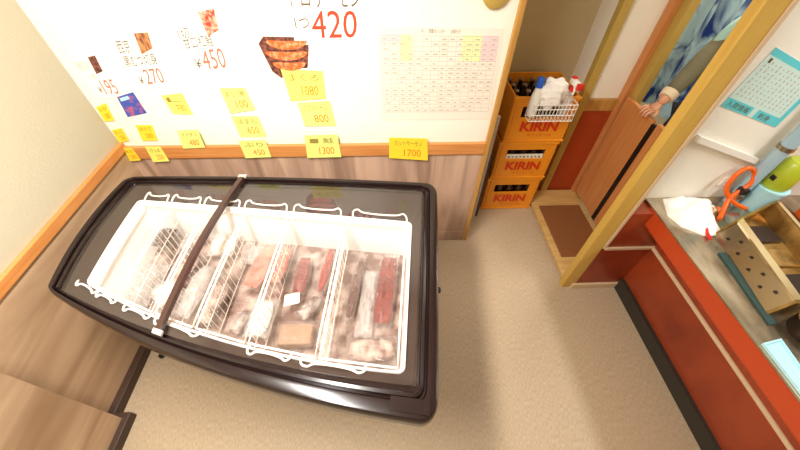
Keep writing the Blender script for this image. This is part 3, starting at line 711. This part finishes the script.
for i in range(60):
    for j in range(4):
        bm.faces.new((V1[i][j], V1[i][j + 1], V1[i + 1][j + 1], V1[i + 1][j])); bm.faces.new((V2[i][j], V2[i + 1][j], V2[i + 1][j + 1], V2[i][j + 1]))
link('cloth', bm, 'curtain', t, True)
bm = bmesh.new(); tube(bm, [(2.32, 1.6, 2.06), (2.32, 3.0, 2.06)], .012, 10); link('rod', bm, 'trimwood', t)

def skin_mesh(name, verts, edges, radii, m, parent, root=0, sub=2):
    me = bpy.data.meshes.new(name + '_s'); me.from_pydata([Vector(v) for v in verts], edges, [])
    o = bpy.data.objects.new(name + '_s', me); COL.objects.link(o)
    md = o.modifiers.new('s', 'SKIN'); md.use_smooth_shade = True
    sk = me.skin_vertices[0].data
    for i, r in enumerate(radii):
        sk[i].radius = (r, r) if not isinstance(r, tuple) else r; sk[i].use_root = (i == root)
    s = o.modifiers.new('u', 'SUBSURF'); s.levels = sub; s.render_levels = sub
    dg = bpy.context.evaluated_depsgraph_get(); out = bpy.data.meshes.new_from_object(o.evaluated_get(dg)); out.name = name
    bpy.data.objects.remove(o); bpy.data.meshes.remove(me)
    out.materials.clear(); out.materials.append(M[m])
    for p in out.polygons: p.use_smooth = True; p.material_index = 0
    q = bpy.data.objects.new(name, out); COL.objects.link(q); attach(q, parent); return q
pe = thing('person', (2.08, 1.86, 0), 'person in olive sleeves and navy apron, one hand on the half door', 'person')
# body: one continuous skin (pelvis root)
bv = [(2.10, 1.86, .86), (2.10, 1.86, 1.02), (2.06, 1.87, 1.20), (2.03, 1.87, 1.34), (2.01, 1.87, 1.42), (1.99, 1.86, 1.50), (1.98, 1.86, 1.60),
      (1.98, 1.99, 1.335), (1.83, 1.915, 1.185), (1.70, 1.845, 1.045), (1.675, 1.832, 1.0),
      (2.05, 1.70, 1.33), (2.10, 1.60, 1.10), (2.00, 1.56, .96), (1.98, 1.56, .93),
      (2.10, 1.95, .80), (2.08, 1.95, .45), (2.12, 1.95, .09), (2.02, 1.95, .04), (2.10, 1.77, .80), (2.08, 1.77, .45), (2.12, 1.77, .09), (2.02, 1.77, .04)]
be = [(0, 1), (1, 2), (2, 3), (3, 4), (4, 5), (5, 6), (3, 7), (7, 8), (8, 9), (9, 10), (3, 11), (11, 12), (12, 13), (13, 14), (0, 15), (15, 16), (16, 17), (17, 18), (0, 19), (19, 20), (20, 21), (21, 22)]
br = [(.13, .10), (.125, .095), (.14, .10), (.12, .085), .05, .075, .085, .062, .045, .033, .028, .062, .045, .033, .028, .085, .058, .04, .035, .085, .058, .04, .035]
skin_mesh('body', bv, be, br, 'skin', pe)
# clothing over the body
cv = bv[:5] + bv[7:10] + bv[11:14]
ce = [(0, 1), (1, 2), (2, 3), (3, 4), (3, 5), (5, 6), (6, 7), (3, 8), (8, 9), (9, 10)]
cv[7] = (1.712, 1.852, 1.058); cv[4] = (2.015, 1.87, 1.40)
skin_mesh('shirt', cv, ce, [(.145, .115), (.14, .11), (.155, .115), (.135, .10), .062, .078, .058, .046, .078, .058, .046], 'sleeve', pe)
skin_mesh('trousers', [bv[0], bv[15], bv[16], (2.115, 1.95, .12), bv[19], bv[20], (2.115, 1.77, .12)], [(0, 1), (1, 2), (2, 3), (0, 4), (4, 5), (5, 6)], [.14, .10, .075, .06, .10, .075, .06], 'trouser', pe)
bm = bmesh.new(); tube(bm, [(1.722, 1.858, 1.068), (1.695, 1.842, 1.04)], .046, 14, radii=[.05, .043]); link('cuff', bm, 'cuff', pe, True)
# hand with five fingers resting on the door top
skin_mesh('hand', [(1.685, 1.838, 1.015), (1.665, 1.835, .985), (1.648, 1.842, .968)], [(0, 1), (1, 2)], [(.024, .02), (.036, .018), (.036, .015)], 'skin', pe, 0)
for k, (dy, ln) in enumerate(((-.030, .062), (-.010, .070), (.011, .066), (.030, .052))):
    b = Vector((1.645, 1.842 + dy, .966)); skin_mesh('finger', [b + Vector((.012, 0, .004)), b + Vector((-.020, dy * .2, .003)), b + Vector((-.036, dy * .25, -.012)), b + Vector((-.040, dy * .28, -.012 - (ln - .04)))], [(0, 1), (1, 2), (2, 3)], [.010, .009, .0085, .0075], 'skin', pe, 0, 1)
skin_mesh('thumb', [(1.665, 1.806, .980), (1.650, 1.785, .966), (1.632, 1.775, .952)], [(0, 1), (1, 2)], [.013, .011, .009], 'skin', pe, 0, 1)
# apron, towel at the neck, head
bm = bmesh.new(); R_ = []
for i in range(13):
    a = math.radians(110 + 140 * i / 12)
    R_.append([Vector((2.085 + (.165 + .02 * (z < .9)) * math.cos(a) - .04 * (z > 1.1), 1.86 + (.185 + .03 * (z < .9)) * math.sin(a) * (1 if z < 1.15 else .75), z)) for z in (.50, .70, .90, 1.05, 1.18, 1.28)])
V1 = [[bm.verts.new(p) for p in r] for r in R_]; V2 = [[bm.verts.new(p + Vector((-.006, 0, 0))) for p in r] for r in R_]
for V in (V1, V2):
    for i in range(12):
        for j in range(5): bm.faces.new((V[i][j], V[i][j + 1], V[i + 1][j + 1], V[i + 1][j]))
link('apron', bm, 'navy', pe, True)
bm = bmesh.new(); tube(bm, smoothpath([(1.90, 1.95, 1.22), (1.915, 1.965, 1.34), (1.97, 1.95, 1.43), (2.06, 1.90, 1.455), (2.06, 1.82, 1.455), (1.97, 1.78, 1.43), (1.915, 1.80, 1.34), (1.90, 1.80, 1.22)], 5), .03, 10); link('neck_towel', bm, 'tealshirt', pe, True)
bm = bmesh.new(); bmesh.ops.create_icosphere(bm, subdivisions=4, radius=1)
hc = Vector((1.975, 1.86, 1.575))
for v in bm.verts:
    n = v.co.copy(); x, y, z = n
    w_ = 1 - .18 * max(0, -z); p = Vector((x * .092 * (1 if z > -.2 else .92), y * .075 * w_, z * .115))
    if x < -.8 and abs(y) < .28 and -.35 < z < .15: p.x -= .016 * (1 - abs(y) / .28)
    if x < -.6 and abs(z + .5) < .06 and abs(y) < .35: p.x += .006
    v.co = hc + p
link('head', bm, 'skin', pe, True)
for s in (-1, 1):
    bm = bmesh.new(); lathe(bm, (hc.x - .085, hc.y + s * .03, hc.z + .01), [(0, -.004), (.009, -.002), (.011, .003), (0, .006)], 12, axis='x'); link('eye', bm, 'ink', pe, True)
    bm = bmesh.new(); bmesh.ops.create_icosphere(bm, subdivisions=2, radius=1)
    for v in bm.verts: v.co = hc + Vector((.005 + v.co.x * .018, s * .077 + v.co.y * .008, -.005 + v.co.z * .03))
    link('ear', bm, 'skin', pe, True)
bm = bmesh.new(); lathe(bm, (hc.x - .084, hc.y, hc.z - .055), [(0, -.003), (.02, -.001), (.02, .003), (0, .004)], 12, axis='x'); bmesh.ops.scale(bm, vec=(1, 1, .3), verts=bm.verts, space=Matrix.Translation(-Vector((hc.x, hc.y, hc.z - .055)))); link('mouth', bm, 'inkpink', pe)
bm = bmesh.new(); bmesh.ops.create_icosphere(bm, subdivisions=4, radius=1)
for v in list(bm.verts):
    x, y, z = v.co
    if x < -.35 and z < .45 + .1 * math.sin(y * 9): 
        v.co = hc + Vector((x * .07, y * .06, z * .09)); continue
    v.co = hc + Vector((x * .104 + .006, y * .088, z * .124 + .004)) * (1 + .015 * math.sin(y * 30 + x * 12))
    if z < -.6: v.co.z = max(v.co.z, hc.z - .085)
bm.normal_update(); link('hair', bm, 'hair', pe, True)

# ---------------------------------------------------------------- on the kitchen wall
KY = 1.2795
q = [(1.482, 1.537), (1.80, 1.42), (1.79, 1.19), (1.446, 1.299)]
t = thing('menu_poster', (1.62, KY, 1.2), 'pale cyan printed poster on the wall above the counter', 'poster')
o, P = card('poster_paper', q, KY, 'posterp', t)
def pc(name, lst, m, d=.0018):
    bm = bmesh.new()
    for (u0, v0, u1, v1) in lst: bm.faces.new([bm.verts.new(P(a, b, d)) for a, b in ((u0, v0), (u1, v0), (u1, v1), (u0, v1))])
    return link(name, bm, m, t)
pc('cyan_border', [(0, 0, .46, .17), (.54, 0, 1, .17), (0, .9, 1, 1), (.93, .17, 1, .9)], 'cyan')
put_text('bottom_heading', '入荷情報', lambda u, v: P(u, v, .0024), (.04, .03, .42, .14), 'ink', t); put_text('bottom_heading', '刺身', lambda u, v: P(u, v, .0024), (.6, .03, .8, .14), 'ink', t)
bm = bmesh.new(); rnd = random.Random(9)
for i in range(9):
    for j in range(12):
        u = .06 + j * .072; v = .24 + i * .07; l = rnd.uniform(.02, .055)
        bm.faces.new([bm.verts.new(P(a, b, .0019)) for a, b in ((u, v), (u + .02, v), (u + .02, v + l), (u, v + l))])
link('fine_print', bm, 'inkgrey', t); pc('dark_mark', [(.06, .80, .10, .87)], 'ink', .002)
t = thing('wall_ledge', (1.64, 1.27, 1.08), 'thin white sloping ledge strip on the wall under the cyan poster', 'ledge')
bm = bmesh.new(); loft(bm, [[Vector((x, y, z0 + dz)) for y, dz in ((1.28, 0), (1.255, 0), (1.255, .03), (1.28, .03))] for x, z0 in ((1.445, 1.128), (1.84, .995))]); link('ledge_strip', bm, 'white', t)
t = thing('wall_switch', (1.80, 1.275, .87), 'small pale switch plate low on the kitchen wall', 'switch')
boxo('switch_plate', (1.775, 1.27, .84), (1.825, 1.2795, .90), 'paperwarm', t, .003); boxo('rocker', (1.792, 1.265, .858), (1.808, 1.271, .882), 'latch', t, .002)
t = thing('water_pipe', (1.88, 1.235, .752), 'pale blue-grey column rising from the counter by the wall', 'pipe')
bm = bmesh.new(); tube(bm, [(1.88, 1.235, .752), (1.88, 1.235, 1.9)], .030, 18); link('pipe_body', bm, 'bluegrey', t, True)
for z in (.80, 1.1, 1.4):
    bm = bmesh.new(); lathe(bm, (1.88, 1.235, z), [(.028, 0), (.035, 0), (.035, .02), (.028, .02)], 18); link('clamp', bm, 'steel', t, True)

# ---------------------------------------------------------------- on the counter
def blanket(name, cx, cy, cz, outline, h, m, label, cat, seed):
    t = thing(name, (cx, cy, cz), label, cat); bm = bmesh.new(); rnd = random.Random(seed); K = 10; n = len(outline); rings = []
    for k in range(K + 1):
        s = k / K; r = []
        for i in range(n):
            a = Vector(outline[i]); p = Vector((cx, cy)).lerp(a, s)
            z = cz + .004 + h * (1 - s ** 3) * (1 + .35 * math.sin(p.x * 60 + p.y * 25 + seed) + .25 * math.sin(p.y * 70 - p.x * 30)) * (.9 if s > 0 else 1)
            r.append(Vector((p.x, p.y, max(z, cz + .003))))
        rings.append(r)
    V = [[bm.verts.new(p) for p in r] for r in rings[1:]]; c = bm.verts.new(rings[0][0])
    for a, b in zip(V, V[1:]):
        for i in range(n): j = (i + 1) % n; bm.faces.new((a[i], a[j], b[j], b[i]))
    for i in range(n): bm.faces.new((c, V[0][i], V[0][(i + 1) % n]))
    B = [bm.verts.new(Vector((p.x, p.y, cz))) for p in rings[-1]]
    for i in range(n): j = (i + 1) % n; bm.faces.new((V[-1][i], V[-1][j], B[j], B[i]))
    bm.faces.new(B); link('cloth_folds', bm, m, t, True); return t
def dense(o, k=5):
    out_ = []
    for i in range(len(o)):
        a, b = Vector(o[i]), Vector(o[(i + 1) % len(o)])
        for j in range(k): out_.append(tuple(a.lerp(b, j / k)))
    return out_
blanket('white_towel', 1.60, 1.16, .752, dense([(1.475, 1.14), (1.52, 1.265), (1.60, 1.27), (1.72, 1.265), (1.775, 1.20), (1.70, 1.12), (1.67, 1.00), (1.58, 1.00), (1.50, 1.06)]), .05, 'cloth', 'white towel folded at the counter end beside the yellow post', 'towel', 2)
def hose(name, pts, r, m, label, cat='hose'):
    t = thing(name, pts[0], label, cat); link('tube', tube(bmesh.new(), smoothpath(pts, 8), r, 10), m, t, True); return t
h = hose('gas_hose', [(1.90, 1.16, .775), (1.83, 1.19, .80), (1.77, 1.22, .86), (1.765, 1.235, .94), (1.80, 1.24, .985), (1.85, 1.235, .96), (1.86, 1.215, .90), (1.81, 1.20, .82), (1.77, 1.15, .775), (1.72, 1.10, .766)], .011, 'orange', 'orange gas hose looped up against the kitchen wall')
h = hose('gas_hose', [(1.71, 1.17, .765), (1.66, 1.12, .763), (1.60, 1.02, .763), (1.585, .97, .763)], .008, 'redp', 'thin red hose curving beside the white towel')
t = thing('gas_valve', (1.80, 1.20, .752), 'black and silver gas valve behind the orange hose', 'valve')
bm = bmesh.new(); box(bm, (1.83, 1.185, .845), (1.865, 1.225, .88), .004); link('valve_knob', bm, 'black', t)
bm = bmesh.new(); tube(bm, [(1.845, 1.205, .752), (1.845, 1.205, .848)], .009, 10); tube(bm, [(1.845, 1.205, .775), (1.78, 1.165, .772), (1.745, 1.16, .77)], .009, 10); lathe(bm, (1.745, 1.16, .752), [(0, 0), (.018, 0), (.018, .03), (0, .03)], 12); link('valve_body', bm, 'steelbright', t, True)
# long steel grill
gr_ = thing('yakitori_grill', (1.95, .55, .752), 'long heat-tinted steel grill on the counter with a perforated front panel', 'grill')
# axis runs along y with a small turn
gx = lambda y: 1.676 + (y - 1.0) * .184
ye_ = lambda dx: min(1.13, 1.0 + .72 * max(dx, 0))
def prism(name, poly, m, parent):
    bm = bmesh.new(); loft(bm, [[Vector((gx(y) + dx, y, z)) for dx, z, y in [(a, b, (ye_(a) if e else .585)) for a, b in poly]] for e in (0, 1)]); return link(name, bm, m, parent)
prism('front_panel', [(-.04, .752), (.0, .845), (.010, .845), (-.030, .752)], 'steel', gr_)
prism('front_ledge', [(0, .845), (0, .856), (.035, .856), (.035, .845)], 'steelbright', gr_)
prism('trough', [(.035, .850), (.042, .850), (.075, .785), (.235, .785), (.262, .850), (.269, .850), (.24, .777), (.07, .777)], 'steelgold', gr_)
prism('back_ledge', [(.269, .845), (.269, .860), (.288, .860), (.288, .845)], 'steelbright', gr_)
prism('back_tray', [(.288, .850), (.288, .855), (.40, .80), (.40, .79)], 'burner', gr_)
bm = bmesh.new(); loft(bm, [[Vector((gx(.585) + dx, .585 - o, z)) for dx, z in [(-.04, .752), (.0, .854), (.40, .858), (.40, .752)]] for o in (.001, .012)]); link('end_plate', bm, 'steelgold', gr_)
bm = bmesh.new(); loft(bm, [[Vector((gx(ye_(dx)) + dx, ye_(dx) + o, z)) for dx, z in [(-.04, .752), (.0, .854), (.288, .858), (.288, .752)]] for o in (.001, .012)]); link('end_plate', bm, 'steelgold', gr_)
for i in range(9):
    for f_, off in ((.38, 0), (.72, .045)):
        y = .95 - i * .088 - off
        if y < .61: continue
        bm = bmesh.new(); lathe(bm, (0, 0, 0), [(0, -.004), (.0075, -.004), (.0075, .003), (0, .003)], 12, axis='x')
        bmesh.ops.transform(bm, matrix=Matrix.Translation((gx(y) - .04 + .04 * f_, y, .752 + .093 * f_)) @ Matrix.Rotation(-.4, 4, 'Y'), verts=bm.verts); link('vent_hole', bm, 'burner', gr_)
for i in range(3):
    y = .97 - i * .14; bm = bmesh.new(); box(bm, (gx(y) + .09, y - .05, .785), (gx(y) + .22, y + .05, .797), .004); link('heat_plate', bm, 'steelgold' if i % 2 else 'burner', gr_)
t = thing('rubber_strip', (1.57, .7, .752), 'dark teal strip lying along the foot of the grill', 'strip')
bm = bmesh.new(); loft(bm, [[Vector((x + dx, y, z)) for dx, z in ((-.018, .752), (-.018, .760), (.018, .760), (.018, .752))] for x, y in ((1.552, .53), (1.592, .89))]); link('strip_body', bm, 'teal', t)
t = thing('serving_tray', (1.50, .35, .752), 'pale cyan plastic tray near the counter edge', 'tray')
bm = bmesh.new(); q_ = [(1.445, .455), (1.53, .47), (1.50, .17), (1.445, .18)]
loft(bm, [[Vector((x, y, .753)) for x, y in q_], [Vector((x, y, .765)) for x, y in q_], [Vector((1.485 + (x - 1.485) * .9, .32 + (y - .32) * .95, .765)) for x, y in q_], [Vector((1.485 + (x - 1.485) * .86, .32 + (y - .32) * .93, .757)) for x, y in q_]]); link('tray_body', bm, 'cyanplastic', t)
t = thing('cooking_pot', (1.665, .47, .752), 'round dark pot with a bright steel rim near the grill front', 'pot')
bm = bmesh.new(); lathe(bm, (1.665, .485, .752), [(0, .0), (.07, 0), (.075, .01), (.075, .075), (.07, .075), (.068, .012), (0, .012)], 32); link('pot_body', bm, 'burner', t, True)
bm = bmesh.new(); tube(bm, [(1.665 + .077 * math.cos(a * PI / 16), .485 + .077 * math.sin(a * PI / 16), .828) for a in range(32)], .006, 8, True); link('pot_rim', bm, 'steelbright', t, True)
t = thing('orange_tray', (2.22, 1.06, .752), 'bright orange tray behind the grill', 'tray')
bm = bmesh.new(); box(bm, (2.105, .76, .865), (2.48, 1.15, .885), .006); box(bm, (2.13, .79, .752), (2.45, 1.12, .866)); link('tray_body', bm, 'orange', t)
t = thing('plastic_tub', (1.985, 1.205, .752), 'pale cyan-white round tub beneath the yellow-green jar', 'tub')
bm = bmesh.new(); lathe(bm, (1.985, 1.205, .752), [(0, 0), (.058, 0), (.068, .13), (.072, .132), (.072, .142), (0, .142)], 26); link('tub_body', bm, 'cyanplastic', t, True)
t = thing('sauce_jar', (1.985, 1.205, .894), 'yellow-green jar with a dark mark, standing on the round tub', 'jar')
bm = bmesh.new(); lathe(bm, (1.985, 1.205, .894), [(0, 0), (.052, 0), (.056, .015), (.056, .14), (.04, .16), (0, .165)], 24); link('jar_body', bm, 'green', t, True)
bm = bmesh.new(); box(bm, (1.925, 1.19, .94), (1.932, 1.215, .965), .002); link('dark_mark', bm, 'black', t)

# ---------------------------------------------------------------- ceiling lamps; the passage one is an added fill
for x, y, lab in ((-.62, .25, 'white ceiling lamp above the freezer'), (2.35, .35, 'white ceiling lamp above the kitchen counter'), (2.4, 2.2, 'added unseen lamp brightening the person behind the doorway')):
    t = thing('ceiling_lamp', (x, y, 2.57), lab, 'lamp')
    boxo('lamp_housing', (x - .13, y - .64, 2.57), (x + .13, y + .64, 2.6), 'lampbody', t, .004)
    bm = bmesh.new(); box(bm, (x - .125, y - .63, 2.562), (x - .112, y + .63, 2.571)); box(bm, (x + .112, y - .63, 2.562), (x + .125, y + .63, 2.571)); link('lamp_diffuser', bm, 'lampglow', t)
